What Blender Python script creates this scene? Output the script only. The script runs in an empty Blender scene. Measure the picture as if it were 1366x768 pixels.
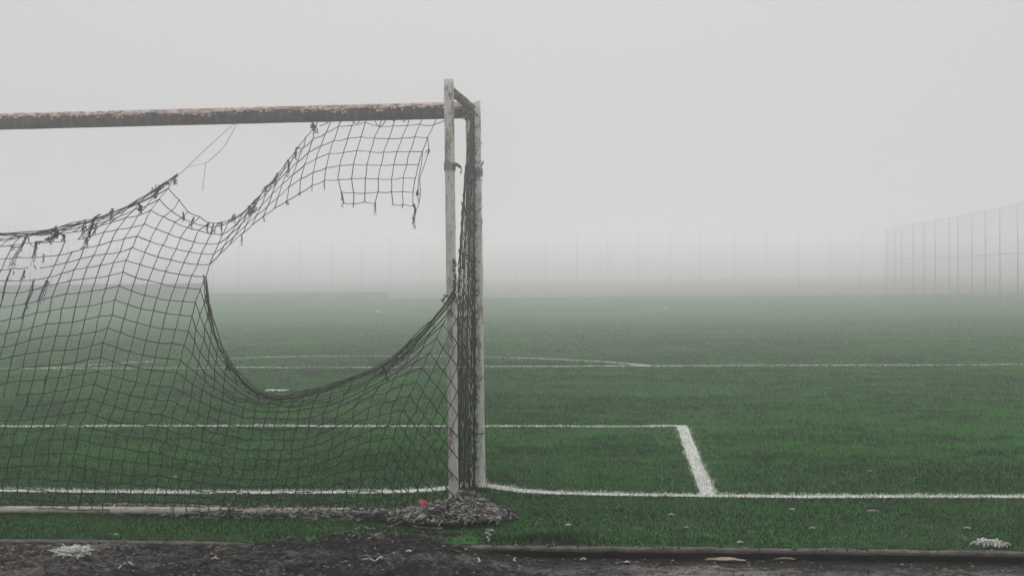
import bpy, math, random
import numpy as np
random.seed(7); rng = np.random.default_rng(11)
sc = bpy.context.scene
COL = sc.collection

# ------------------------------------------------------------------ camera
PW, PH = 1366.0, 768.0
CAM_H = 1.476
F = 1703.7; YAW, PITCH, ROLL = 0.0852696, -0.0183258, -0.0107025
d_ = np.array([-math.sin(YAW)*math.cos(PITCH), math.cos(YAW)*math.cos(PITCH), math.sin(PITCH)])
r_ = np.array([math.cos(YAW), math.sin(YAW), 0.0]); u_ = np.cross(r_, d_)
R_ = math.cos(ROLL)*r_ + math.sin(ROLL)*u_; U_ = -math.sin(ROLL)*r_ + math.cos(ROLL)*u_
CAMP = np.array([0, 0, CAM_H])
def ray(x, y): return d_ + (x-PW/2)/F*R_ - (y-PH/2)/F*U_
def onY(x, y, Y):                       # the point of the vertical plane Y = const seen at photo pixel x, y
    v = ray(x, y); return CAMP + v*(Y/v[1])
def onZ(x, y, z=0.0):                   # the point of the level plane z = const
    v = ray(x, y); return CAMP + v*((z-CAM_H)/v[2])
from mathutils import Matrix, Vector
cam = bpy.data.cameras.new('camera'); co = bpy.data.objects.new('camera', cam); COL.objects.link(co)
M = Matrix.Identity(4)
for i in range(3):
    M[i][0], M[i][1], M[i][2], M[i][3] = R_[i], U_[i], -d_[i], CAMP[i]
co.matrix_world = M
cam.sensor_width = 36; cam.lens = F*36/PW; cam.clip_start = .05; cam.clip_end = 2000
sc.camera = co

# ------------------------------------------------------------------ noise in numpy
def vnoise(x, y, seed=0):
    xi = np.floor(x).astype(np.int64); yi = np.floor(y).astype(np.int64)
    xf = x-xi; yf = y-yi
    def h(a, b):
        n = (a*374761393 + b*668265263 + seed*974711) & 0x7fffffff
        n = ((n ^ (n >> 13))*1274126177) & 0x7fffffff
        n = n ^ (n >> 16)
        return (n & 0xffff)/65535.0
    u = xf*xf*(3-2*xf); v = yf*yf*(3-2*yf)
    return (h(xi, yi)*(1-u)+h(xi+1, yi)*u)*(1-v) + (h(xi, yi+1)*(1-u)+h(xi+1, yi+1)*u)*v
def fbm(x, y, oct=4, seed=0, gain=.5):
    s = 0; a = 1; t = 0
    for k in range(oct):
        s = s + a*vnoise(x*2**k+17.3*k, y*2**k-9.1*k, seed+k); t += a; a *= gain
    return s/t

# ------------------------------------------------------------------ materials
def mat(name, base=(.5,.5,.5), rough=.8, build=None):
    m = bpy.data.materials.new(name); m.use_nodes = True
    nt = m.node_tree; b = nt.nodes['Principled BSDF']
    b.inputs['Base Color'].default_value = (*base, 1); b.inputs['Roughness'].default_value = rough
    b.inputs['Specular IOR Level'].default_value = .25
    if build: build(nt, b)
    return m
def N(nt, t, **kw):
    n = nt.nodes.new(t)
    for k, v in kw.items(): setattr(n, k, v)
    return n
def coords(nt, scale=(1,1,1)):
    tc = N(nt, 'ShaderNodeTexCoord'); mp = N(nt, 'ShaderNodeMapping'); mp.inputs['Scale'].default_value = scale
    nt.links.new(tc.outputs['Object'], mp.inputs['Vector']); return mp.outputs['Vector']
def noise(nt, vec, scale, detail=5, rough=.6):
    n = N(nt, 'ShaderNodeTexNoise'); n.inputs['Scale'].default_value = scale
    n.inputs['Detail'].default_value = detail; n.inputs['Roughness'].default_value = rough
    nt.links.new(vec, n.inputs['Vector']); return n.outputs['Fac']
def ramp(nt, fac, stops):
    r = N(nt, 'ShaderNodeValToRGB'); e = r.color_ramp.elements
    while len(e) < len(stops): e.new(.5)
    for el, (p, c) in zip(e, stops):
        el.position = p; el.color = (*c, 1) if len(c) == 3 else c
    nt.links.new(fac, r.inputs['Fac']); return r.outputs['Color']
def mix(nt, fac, a, b, mode='MIX'):
    m = N(nt, 'ShaderNodeMix', data_type='RGBA', blend_type=mode)
    for sock, v in ((m.inputs[0], fac), (m.inputs[6], a), (m.inputs[7], b)):
        if hasattr(v, 'default_value') or hasattr(v, 'is_linked'): nt.links.new(v, sock)
        elif isinstance(v, (int, float)): sock.default_value = v
        else: sock.default_value = (*v, 1)
    return m.outputs[2]
def bump(nt, b, fac, strength=.5, dist=.01):
    n = N(nt, 'ShaderNodeBump'); n.inputs['Strength'].default_value = strength; n.inputs['Distance'].default_value = dist
    nt.links.new(fac, n.inputs['Height']); nt.links.new(n.outputs['Normal'], b.inputs['Normal'])
def L(nt, a, b): nt.links.new(a, b)
BW = ((0,0,0),(1,1,1))

def b_turf(nt, b):
    v = coords(nt); v2 = coords(nt, (.35, 1, 1))
    c = ramp(nt, noise(nt, v2, 26, 6, .7), [(.3, (.005,.026,.007)), (.52, (.026,.145,.021)), (.75, (.070,.29,.052))])
    big = ramp(nt, noise(nt, v2, .55, 4), [(.3, (.72,.72,.75)), (.7, (1.15,1.12,1.05))])
    L(nt, mix(nt, 1.0, c, big, 'MULTIPLY'), b.inputs['Base Color'])
    bump(nt, b, noise(nt, v2, 40, 5), .8, .02)
M_turf = mat('turf', rough=.95, build=b_turf)
def b_blade(nt, b):
    a = N(nt, 'ShaderNodeAttribute', attribute_name='tint')
    L(nt, a.outputs['Color'], b.inputs['Base Color'])
M_blade = mat('grass_blades', rough=.75, build=b_blade)
def b_line(nt, b):
    v = coords(nt)
    L(nt, ramp(nt, noise(nt, v, 45, 5, .7), [(.30, (.2,.24,.18)), (.43, (.74,.75,.72)), (.7, (.88,.88,.86))]), b.inputs['Base Color'])
M_line = mat('line_paint', rough=.9, build=b_line)
def b_mud(nt, b):
    v = coords(nt); v2 = coords(nt, (.55, 1, 1))
    at = N(nt, 'ShaderNodeAttribute', attribute_name='dry')
    nz = N(nt, 'ShaderNodeMath', operation='ADD'); L(nt, noise(nt, v2, 26, 8, .8), nz.inputs[0])
    sh = N(nt, 'ShaderNodeMath', operation='MULTIPLY_ADD'); L(nt, at.outputs['Fac'], sh.inputs[0]); sh.inputs[1].default_value = .20; sh.inputs[2].default_value = -.085
    L(nt, sh.outputs[0], nz.inputs[1])
    c = ramp(nt, nz.outputs[0], [(.42, (.006,.006,.006)), (.49, (.026,.024,.023)), (.55, (.14,.13,.125)), (.70, (.34,.32,.305))])
    c2 = ramp(nt, noise(nt, v, 1.3, 3), [(.35, (.55,.55,.56)), (.65, (1.25,1.18,1.15))])
    L(nt, mix(nt, 1.0, c, c2, 'MULTIPLY'), b.inputs['Base Color'])
    L(nt, ramp(nt, noise(nt, v, 5, 3), [(.35, (.45,)*3), (.6, (.9,)*3)]), b.inputs['Roughness'])
    bump(nt, b, noise(nt, v, 60, 6, .75), .9, .02)
M_mud = mat('wet_mud', build=b_mud)
def b_conc(nt, b):
    v = coords(nt)
    L(nt, ramp(nt, noise(nt, v, 14, 7, .7), [(.3, (.04,.038,.035)), (.5, (.13,.12,.113)), (.72, (.27,.25,.235))]), b.inputs['Base Color'])
    bump(nt, b, noise(nt, v, 70, 5), .6, .01)
M_soil_shade = mat('shaded_soil', (.012,.011,.010), 1.0)  # soil in the kerb undercut, its shade put into the colour
M_conc = mat('concrete', rough=.9, build=b_conc)
M_wall = mat('wall_concrete', rough=.9, build=lambda nt, b: L(nt, ramp(nt, noise(nt, coords(nt), 1.5, 6), [(.3, (.24,.26,.28)), (.7, (.38,.40,.42))]), b.inputs['Base Color']))
M_ground = mat('far_ground', rough=.95, build=lambda nt, b: L(nt, ramp(nt, noise(nt, coords(nt), .4, 6), [(.3, (.11,.125,.105)), (.7, (.19,.205,.175))]), b.inputs['Base Color']))

def b_post(nt, b):
    v = coords(nt); vs = coords(nt, (1, 1, .16))
    c = ramp(nt, noise(nt, vs, 22, 6, .65), [(.28, (.42,.40,.36)), (.5, (.70,.68,.64)), (.7, (.82,.81,.78))])
    st = ramp(nt, noise(nt, coords(nt, (1,1,.35)), 19, 7, .72), [(.52, BW[0]), (.60, BW[1])])
    c = mix(nt, st, c, (.27,.22,.17))
    ru = ramp(nt, noise(nt, coords(nt, (1,1,.5)), 46, 6, .75), [(.595, BW[0]), (.64, BW[1])])
    c = mix(nt, ru, c, (.055,.042,.034))
    L(nt, c, b.inputs['Base Color']); bump(nt, b, noise(nt, v, 55, 6, .7), .7, .006)
M_post = mat('weathered_white_paint', rough=.7, build=b_post)
def b_bar(nt, b):
    v = coords(nt); vs = coords(nt, (1, .12, .12))
    c = ramp(nt, noise(nt, vs, 30, 8, .75), [(.38, (.012,.011,.009)), (.50, (.042,.039,.034)), (.68, (.13,.118,.105))])
    sp = ramp(nt, noise(nt, v, 40, 6, .75), [(.55, BW[0]), (.66, BW[1])])
    c = mix(nt, sp, c, (.035,.026,.02))
    L(nt, c, b.inputs['Base Color']); bump(nt, b, noise(nt, v, 50, 6), .6, .006)
M_bar = mat('grimy_steel', rough=.75, build=b_bar)
def b_crust(nt, b):
    v = coords(nt)
    c = ramp(nt, noise(nt, coords(nt, (.7,1,1)), 28, 7, .75), [(.36, (.10,.06,.05)), (.45, (.36,.25,.22)), (.53, (.70,.61,.56)), (.68, (.86,.82,.78))])
    big = ramp(nt, noise(nt, coords(nt, (1,1,1)), 2.2, 4), [(.35, (.66,.52,.50)), (.62, (1.05,1.03,1.0))])
    L(nt, mix(nt, 1.0, c, big, 'MULTIPLY'), b.inputs['Base Color']); bump(nt, b, noise(nt, v, 70, 6, .75), 1.0, .008)
M_crust = mat('peeling_pink_white_paint', rough=.85, build=b_crust)
def b_rust(nt, b):
    c = ramp(nt, noise(nt, coords(nt), 30, 7, .7), [(.35, (.025,.02,.017)), (.52, (.085,.065,.055)), (.63, (.3,.25,.22)), (.75, (.5,.44,.4))])
    L(nt, c, b.inputs['Base Color']); bump(nt, b, noise(nt, coords(nt), 60, 6), .8, .006)
M_rust = mat('rusted_steel', rough=.85, build=b_rust)
def b_bone(nt, b):
    c = ramp(nt, noise(nt, coords(nt, (.5,1,1)), 24, 6, .7), [(.34, (.24,.17,.13)), (.48, (.62,.55,.5)), (.7, (.78,.74,.7))])
    L(nt, c, b.inputs['Base Color'])
M_bone = mat('muddy_white_paint', rough=.7, build=b_bone)
def b_cord(nt, b):
    L(nt, ramp(nt, noise(nt, coords(nt), 60, 3), [(.35, (.008,.008,.008)), (.7, (.026,.026,.024))]), b.inputs['Base Color'])
M_cord = mat('dark_net_cord', rough=.9, build=b_cord)
def b_cord2(nt, b):
    L(nt, ramp(nt, noise(nt, coords(nt), 22, 5, .7), [(.36, (.03,.028,.026)), (.5, (.15,.145,.137)), (.62, (.56,.535,.51))]), b.inputs['Base Color'])
M_pale = mat('toplit_weathered_cord', rough=.9, build=b_cord2)  # weathered cord, lightened for the sky light on the fallen net
M_white = mat('white_scrap', rough=.8, build=lambda nt, b: L(nt, ramp(nt, noise(nt, coords(nt), 40, 4), [(.35, (.30,.29,.26)), (.6, (.62,.61,.58))]), b.inputs['Base Color']))
M_bright = mat('clean_white_fibre', rough=.8, build=lambda nt, b: L(nt, ramp(nt, noise(nt, coords(nt), 40, 4), [(.35, (.62,.61,.58)), (.6, (.86,.85,.83))]), b.inputs['Base Color']))
M_pink = mat('splintered_wood', rough=.8, build=lambda nt, b: L(nt, ramp(nt, noise(nt, coords(nt, (.2,1,1)), 60, 4), [(.35, (.3,.2,.16)), (.6, (.62,.48,.42))]), b.inputs['Base Color']))
M_red = mat('faded_red_plastic', rough=.6, build=lambda nt, b: L(nt, ramp(nt, noise(nt, coords(nt), 30, 4), [(.35, (.34,.035,.045)), (.65, (.68,.12,.13))]), b.inputs['Base Color']))
M_fence = mat('galvanised_steel', (.46,.45,.48), .6)

# ------------------------------------------------------------------ object helpers
def tag(o, label=None, cat=None, group=None, kind=None):
    if label: o['label'] = label
    if cat: o['category'] = cat
    if group: o['group'] = group
    if kind: o['kind'] = kind
    return o
def thing(name, loc, label, cat, group=None):
    o = bpy.data.objects.new(name, None); COL.objects.link(o); o.location = loc; o.empty_display_size = .1
    return tag(o, label, cat, group)
def link(name, me, m, parent=None, smooth=True, loc=None):
    """origin stays at the parent's origin; vertices are given in world space"""
    o = bpy.data.objects.new(name, me); COL.objects.link(o)
    if m: me.materials.append(m)
    if smooth and len(me.polygons): me.polygons.foreach_set('use_smooth', [True]*len(me.polygons))
    if parent:
        o.parent = parent
        w = Vector((0,0,0)); p = parent
        while p: w += p.location; p = p.parent
        o.location = -w
    elif loc is not None:
        me.transform(Matrix.Translation(-Vector(loc))); o.location = loc
    return o
class MB:
    def __init__(s): s.v = []; s.f = []; s.n = 0
    def add(s, v, f):
        v = np.asarray(v, float); s.v.append(v); s.f += [tuple(int(i)+s.n for i in q) for q in f]; s.n += len(v); return s
    def tube(s, pts, r, sides=4, cap=False):
        P = np.asarray(pts, float); n = len(P)
        if n < 2: return s
        T = np.gradient(P, axis=0); T /= (np.linalg.norm(T, axis=1, keepdims=True)+1e-12)
        ref = np.array([.37, .85, .37]); ref2 = np.array([.9, -.1, .42])
        A = np.cross(T, ref); l = np.linalg.norm(A, axis=1, keepdims=True)
        if (l < .25).any(): A = np.cross(T, ref2); l = np.linalg.norm(A, axis=1, keepdims=True)
        A /= (l+1e-9); B = np.cross(T, A)
        rr = np.broadcast_to(np.asarray(r, float).reshape(-1, 1, 1) if np.ndim(r) else np.full((1,1,1), r), (n,1,1))
        a = np.arange(sides)*2*math.pi/sides + .4
        V = P[:, None, :] + rr*(np.cos(a)[None,:,None]*A[:,None,:] + np.sin(a)[None,:,None]*B[:,None,:])
        f = []
        for i in range(n-1):
            for k in range(sides):
                k2 = (k+1) % sides
                f.append((i*sides+k, i*sides+k2, (i+1)*sides+k2, (i+1)*sides+k))
        if cap: f += [tuple(range(sides-1, -1, -1)), tuple((n-1)*sides+k for k in range(sides))]
        return s.add(V.reshape(-1,3), f)
    def knot(s, p, r):
        o = np.array([(1,0,0),(-1,0,0),(0,1,0),(0,-1,0),(0,0,1),(0,0,-1)], float)*r*rng.uniform(.75, 1.25, (6,1))
        return s.add(o+np.asarray(p), [(0,2,4),(2,1,4),(1,3,4),(3,0,4),(2,0,5),(1,2,5),(3,1,5),(0,3,5)])
    def box(s, x0, x1, y0, y1, z0, z1):
        return s.add([(x0,y0,z0),(x1,y0,z0),(x1,y1,z0),(x0,y1,z0),(x0,y0,z1),(x1,y0,z1),(x1,y1,z1),(x0,y1,z1)],
                     [(0,3,2,1),(4,5,6,7),(0,1,5,4),(1,2,6,5),(2,3,7,6),(3,0,4,7)])
    def build(s, name, m, parent=None, smooth=True, loc=None):
        me = bpy.data.meshes.new(name)
        me.from_pydata(np.concatenate(s.v).tolist() if s.v else [], [], s.f); me.update()
        return link(name, me, m, parent, smooth, loc)
def grid_mesh(name, X, Y, Z, m, kind='structure'):
    ny, nx = X.shape
    V = np.stack([X, Y, Z], -1).reshape(-1, 3)
    i = np.arange(nx*ny).reshape(ny, nx)
    q = np.stack([i[:-1,:-1], i[:-1,1:], i[1:,1:], i[1:,:-1]], -1).reshape(-1, 4)
    me = bpy.data.meshes.new(name); me.from_pydata(V.tolist(), [], q.tolist()); me.update()
    o = link(name, me, m); tag(o, kind=kind); return o

# ------------------------------------------------------------------ layout numbers (metres)
YG, YR = 8.30, 7.42                      # goal plane, rear net plane
XP = float(onY(636, 500, YG)[0])         # goal post
XA = float(onY(603.3, 500, YR)[0])       # rear post
DA = 3.4034; XC = -4.124; XS = .5345; Y0 = 8.163
XL = 2*XC - XP; XLA = 2*XC - XA          # far posts of the goal, out of frame

# ------------------------------------------------------------------ ground, turf, mud, kerb
MB().add([(-130,-130,-.13),(130,-130,-.13),(130,130,-.13),(-130,130,-.13)], [(0,1,2,3)]).build('ground', M_ground); tag(bpy.data.objects['ground'], kind='structure')
def kerb_y(x): return 6.60 - .017*(x-1.0) + .006*np.sin(x*1.7)
def turf_z(x, y):
    g = .035*np.exp(-(((x-XP)/.5)**2 + ((y-8.35)/.28)**2))
    return g + .018*(fbm(x*.9, y*.9, 3, 5)-.5)*np.clip((y-6.7)/.4, 0, 1)
xs = np.concatenate([np.linspace(-40, -6, 20), np.linspace(-5.9, 4, 130), np.linspace(4.3, 40, 24)])
tt = np.concatenate([np.linspace(0, 4, 60), np.linspace(4.15, 20, 60), np.linspace(22, 50, 12)])
X, T = np.meshgrid(xs, tt); Y = kerb_y(np.clip(X, -8, 8)) + .075 + T
grid_mesh('turf', X, Y, turf_z(X, Y), M_turf)
def mud_z(x, y):
    ky = kerb_y(x)
    base = np.where(x > -.55, -.062, -.035)
    t = np.clip((x+.95)/.5, 0, 1); right = t*t*(3-2*t)
    mid = np.exp(-((x+1.25)/.62)**4)
    left = np.clip((-1.9-x)/.3, 0, 1)
    base = -.053*right + (1-right)*(.012*mid - .012*left)
    reach = .24*mid + .02
    fall = np.clip((y-(ky+.02+reach*(.6+.8*fbm(x*3, y*0+3.3, 3, 21))))/.10, 0, 1)
    n = (fbm(x*2.2, y*3.2, 3, 31)-.5)*.032 + (fbm(x*10, y*15, 4, 41)-.5)*.034 + (np.abs(fbm(x*24, y*32, 3, 51)-.5)-.12)*.058 + (fbm(x*60, y*70, 2, 55)-.5)*.014
    n = n*(1-.45*right)
    near = np.clip((ky-.02-y)/.12, 0, 1)      # keep the ridge low right at the kerb on the right
    return base + n*(right*near+(1-right)) - fall*.12
mx = np.arange(-4.2, 3.2, .009); my = np.arange(5.2, 7.25, .009)
X, Y = np.meshgrid(mx, my)
mo = grid_mesh('mud', X, Y, mud_z(X, Y), M_mud)
dist = kerb_y(X)-Y
dryv = .16 + .55*np.clip((X+.6)/.9, 0, 1)*np.clip((dist-.13)/.10, 0, 1) - .35*np.clip((X+.6)/.9, 0, 1)*np.clip((.16-dist)/.1, 0, 1) \
     + .32*np.clip((-1.9-X)/.7, 0, 1) + 1.1*(fbm(X*2.4, Y*5, 3, 301)-.5)
da = mo.data.color_attributes.new('dry', 'FLOAT_COLOR', 'POINT')
dc = np.ones((X.size, 4)); dc[:,:3] = np.clip(dryv, 0, 1).reshape(-1, 1); da.data.foreach_set('color', dc.reshape(-1))
nC = 9000; cx = rng.uniform(-3.6, 2.6, nC); cy = rng.uniform(5.45, 7.0, nC)
cz = mud_z(cx, cy); ok = (cz > np.where(cy > kerb_y(cx), .004, -.2)) & (cy < 7.05) & ~((cy > kerb_y(cx)-.005) & (cx > -.5))
kk = rng.uniform(-.7, 3, 420); cx = np.concatenate([cx[ok], kk]); cy = np.concatenate([cy[ok], kerb_y(kk)+rng.uniform(.002, .06, 420)]); cz = np.concatenate([cz[ok], np.full(420, .001)]); nC = len(cx)
ico = np.array([(1,0,0),(-1,0,0),(0,1,0),(0,-1,0),(0,0,1),(0,0,-1)], float); fcs = np.array([(0,2,4),(2,1,4),(1,3,4),(3,0,4),(2,0,5),(1,2,5),(3,1,5),(0,3,5)])
rad = .0022+.0085*rng.uniform(0, 1, nC)**3
V = ico[None]*rad[:,None,None]*rng.uniform(.6, 1.4, (nC,6,3)); a = rng.uniform(0, 6.28, nC); ca, sa = np.cos(a)[:,None], np.sin(a)[:,None]
V = np.stack([V[:,:,0]*ca-V[:,:,1]*sa+cx[:,None], V[:,:,0]*sa+V[:,:,1]*ca+cy[:,None], V[:,:,2]*.7+(cz+rad*.3)[:,None]], -1)
me = bpy.data.meshes.new('mud_crumbs'); me.from_pydata(V.reshape(-1,3).tolist(), [], (fcs[None]+6*np.arange(nC)[:,None,None]).reshape(-1,3).tolist()); me.update()
at = me.color_attributes.new('tint', 'FLOAT_COLOR', 'POINT'); tone = rng.uniform(0, 1, nC)**2.2*.34+.012
cc = np.ones((nC,6,4)); cc[:,:,:3] = (tone[:,None]*np.array([1,.96,.92]))[:,None,:]; at.data.foreach_set('color', cc.reshape(-1))
tag(link('mud_crumbs', me, M_blade, None, False), kind='stuff')
kx = np.linspace(-6, 6, 240); kb = MB()
prof = [(.035,-.13),(.032,-.022),(.002,-.019),(.0,-.006),(.006,.0),(.052,.001),(.056,-.006),(.056,-.12)]
V = []
for x in kx:
    y = kerb_y(np.array(x)); j = (vnoise(np.array(x*14.), np.array(.5), 3)-.5)*.008
    V += [(x, y+a+j*(i < 5), b+ .4*j + (vnoise(np.array(x*30.), np.array(1.*i), 8)-.5)*.005) for i, (a, b) in enumerate(prof)]
k = len(prof)
kb.add(V, [(i*k+j, (i+1)*k+j, (i+1)*k+j+1, i*k+j+1) for i in range(len(kx)-1) for j in range(k-1)])
ko = kb.build('kerb', M_conc, smooth=False); tag(ko, kind='structure'); ko.data.materials.append(M_soil_shade)
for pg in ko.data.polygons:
    if pg.index % (k-1) == 0: pg.material_index = 1  # recess face under the slab, darkened by colour to read as shaded

# ------------------------------------------------------------------ pitch markings
def wig(x, s, a=.012): return (fbm(np.asarray(x, float)*1.6, np.zeros_like(np.asarray(x, float))+s, 3, 61)-.5)*2*a
def goal_line_y(x): 
    return Y0 + .11*np.exp(-((x-XP-.01)/.22)**2) - .05*np.clip((x-XP)/1.2, 0, 1) + wig(x, 1.5, .02)
LINES = {}
def line_strip(name, pts, w):
    P = np.asarray(pts, float); T = np.gradient(P, axis=0); T /= np.linalg.norm(T, axis=1, keepdims=True)
    n = np.stack([-T[:,1], T[:,0]], 1)
    s = np.arange(len(P))*.37
    w1 = w/2*(1+.25*(fbm(s*3, s*0, 3, 71)-.5)); w2 = w/2*(1+.25*(fbm(s*3, s*0+9, 3, 72)-.5))
    A = P+n*w1[:,None]; B = P-n*w2[:,None]
    V = [(a[0], a[1], float(turf_z(a[0], a[1]))+.005) for a in A] + [(b[0], b[1], float(turf_z(b[0], b[1]))+.005) for b in B]
    k = len(P); LINES[name] = (P, w)
    o = MB().add(V, [(i, k+i, k+i+1, i+1) for i in range(k-1)]).build(name, M_line); tag(o, kind='structure'); return o
xx = np.arange(-7.6, 6, .05)
line_strip('goal_line', np.stack([xx, goal_line_y(xx)], 1), .085)
xx = np.arange(2*XC-XS, XS+.05, .05)
line_strip('goal_area_line', np.stack([xx, Y0+DA+wig(xx, 3.3)], 1), .10)
yy = np.arange(Y0-.05, Y0+DA+.03, .04)
line_strip('goal_area_side_line', np.stack([XS+wig(yy, 5.1, .008), yy], 1), .092)
xx = np.arange(-12, 8.5, .08)
line_strip('penalty_area_line', np.stack([xx, Y0+3*DA+wig(xx, 7.7)], 1), .12)
RA = 9.15/5.5*DA; CH = 7.31/5.5*DA
al = np.linspace(math.atan2(DA, CH), math.pi-math.atan2(DA, CH), 120)
line_strip('penalty_arc', np.stack([XC+RA*np.cos(al), Y0+2*DA+RA*np.sin(al)], 1), .12)
px = np.linspace(XC-.14, XC+.14, 8)
line_strip('penalty_spot', np.stack([px, px*0+Y0+2*DA], 1), .2)
al = np.linspace(0, 2*math.pi, 220)
line_strip('centre_circle', np.stack([XC+.85+4.75*np.cos(al), 41.9+4.75*np.sin(al)], 1), .06)
p0, p1 = onZ(1215, 400), onZ(1366, 409); q = np.linspace(-.2, 2.2, 60)
line_strip('touchline', np.stack([p0[0]+(p1[0]-p0[0])*q, p0[1]+(p1[1]-p0[1])*q], 1), .09)

# ------------------------------------------------------------------ grass blades
def blades(name, x, y, h, w, col, lean=1.0):
    n = len(x); z = turf_z(x, y) - .004
    a = rng.uniform(0, 2*math.pi, n); dx, dy = np.cos(a)*w/2, np.sin(a)*w/2
    b = rng.uniform(0, 2*math.pi, n); l = h*lean*rng.uniform(.2, 1.3, n)
    lx, ly = np.cos(b)*l, np.sin(b)*l
    V = np.empty((n, 5, 3))
    V[:,0] = np.stack([x-dx, y-dy, z], 1); V[:,1] = np.stack([x+dx, y+dy, z], 1)
    V[:,2] = np.stack([x+dx*.8+lx*.35, y+dy*.8+ly*.35, z+h*.6], 1); V[:,3] = np.stack([x-dx*.8+lx*.35, y-dy*.8+ly*.35, z+h*.6], 1)
    V[:,4] = np.stack([x+lx, y+ly, z+h*.95], 1)
    me = bpy.data.meshes.new(name); me.vertices.add(n*5); me.vertices.foreach_set('co', V.reshape(-1))
    i = np.arange(n)*5
    loops = np.stack([i,i+1,i+2,i+3, i+3,i+2,i+4], 1).reshape(-1)
    me.loops.add(n*7); me.loops.foreach_set('vertex_index', loops)
    st = np.stack([np.arange(n)*7, np.arange(n)*7+4], 1).reshape(-1)
    me.polygons.add(n*2); me.polygons.foreach_set('loop_start', st)
    me.update(calc_edges=True); me.validate()
    at = me.color_attributes.new('tint', 'FLOAT_COLOR', 'POINT')
    c = np.ones((n, 5, 4)); c[:,:,:3] = col[:,None,:]; at.data.foreach_set('color', c.reshape(-1))
    return link(name, me, M_blade, smooth=False)
NB = 760000
u = rng.uniform(0, 1, NB); e = .35
ya, yb = 6.63, 34.0
y = (ya**e + u*(yb**e-ya**e))**(1/e)
x = -.0853*y + (rng.uniform(-1, 1, NB))*(.47*y+1.0)
keep = (y > kerb_y(x)+.034+.03*fbm(x*5, x*0, 3, 77)) & (rng.uniform(0, 1, NB) > np.clip((y-19)/15, 0, 1)**1.3)
x, y = x[keep], y[keep]
onl = np.zeros(len(x), bool)
for nm, (P, w) in LINES.items():
    if nm in ('centre_circle', 'touchline'): continue
    if nm in ('goal_line', 'goal_area_line', 'penalty_area_line', 'penalty_spot'):
        yc = np.interp(x, P[:,0], P[:,1], left=-99, right=-99)
        hit = np.abs(y-yc) < w*.5*(.72+.75*fbm(x*13, y*0+np.sign(y-yc)*5, 3, 5))
    elif nm == 'goal_area_side_line':
        xc = np.interp(y, P[:,1], P[:,0], left=-99, right=-99); hit = np.abs(x-xc) < w*.5*(.75+1.0*fbm(x*0+np.sign(x-xc)*5, y*14, 3, 6))
    else:
        rr = np.hypot(x-XC, y-Y0-2*DA); hit = (np.abs(rr-RA) < w*.5) & (y > Y0+3*DA)
    onl |= hit
mz = mud_z(x, y); sub = (y < 7.3) & (mz > turf_z(x, y)-.012)
x, y, onl = x[~sub], y[~sub], onl[~sub]
n1 = fbm(x*1.0, y*2.6, 4, 91); n2 = fbm(x*6, y*18, 3, 95); n3 = fbm(x*.4, y*.8, 3, 99)
sc_ = np.clip(y/8, .8, 4)**.75
edge = np.exp(-((y-kerb_y(x)-.07)/.10)**2)
h = (.010+.020*n2+.010*rng.uniform(0, 1, len(x)))*np.clip(sc_, .8, 1.25) + .010*edge*rng.uniform(0, 1, len(x))
# rank dark tuft by the kerb beside the net heap, and one under the rear post
for (cx, cy, rx, ry, hh) in [(*onZ(748, 722)[:2], .16, .10, .055), (*onZ(700, 722)[:2], .22, .08, .03), (*onZ(520, 712)[:2], .12, .06, .05), (XP, YG, .22, .14, .035)]:
    h = h + hh*np.exp(-(((x-cx)/rx)**2+((y-cy)/ry)**2))*rng.uniform(.2, 1, len(x))
w = .0040*sc_*rng.uniform(.7, 1.3, len(x))
t = np.clip(.47 + 1.8*(n1-.5) + 3.0*(n2-.5) + 1.1*(n3-.5) + rng.normal(0, .26, len(x)), 0, 1)[:,None]
g0, g1, g2 = np.array([.005,.016,.006]), np.array([.024,.140,.019]), np.array([.090,.29,.060])
col = np.where(t < .55, g0+(g1-g0)*t/.55, g1+(g2-g1)*(t-.55)/.45)
near_dull = (.95*np.clip((10.0-y)/1.9, 0, 1)*(.6+.8*(n1-.2)))[:,None]      # duller and darker towards the goal and kerb
near_dull = np.clip(near_dull, 0, .85)
col = col*(1-near_dull) + near_dull*(col.mean(1, keepdims=True)*np.array([[.54,.61,.47]]))
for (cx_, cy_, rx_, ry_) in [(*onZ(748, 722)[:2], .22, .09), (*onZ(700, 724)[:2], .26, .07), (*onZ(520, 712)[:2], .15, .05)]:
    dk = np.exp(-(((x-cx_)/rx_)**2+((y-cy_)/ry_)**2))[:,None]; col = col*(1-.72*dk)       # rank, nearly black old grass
dry = rng.uniform(0, 1, len(x)) < .012
col[dry] = np.array([.26,.25,.19])*rng.uniform(.5, 1.2, (dry.sum(), 1))
damp = np.clip((fbm(x*1.9, y*5.5, 4, 401)-.50)/.10, 0, 1)*np.clip((9.4-y)/1.2, 0, 1)      # damp dark patches near the goal
col = col*(1-.58*damp[:,None])
g = ~onl
tag(blades('grass', x[g], y[g], h[g], w[g], col[g]), kind='stuff')
pl = onl & (rng.uniform(0, 1, len(x)) < .93)
colw = np.array([.86,.86,.83])*rng.uniform(.72, 1.03, (pl.sum(), 1))
tag(blades('painted_grass', x[pl], y[pl], np.where(y[pl] < 9.5, h[pl]*1.0+.003, h[pl]*.75*np.clip(9.5/y[pl],.6,1)+.002), w[pl]*1.25, colw), kind='stuff')

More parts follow.
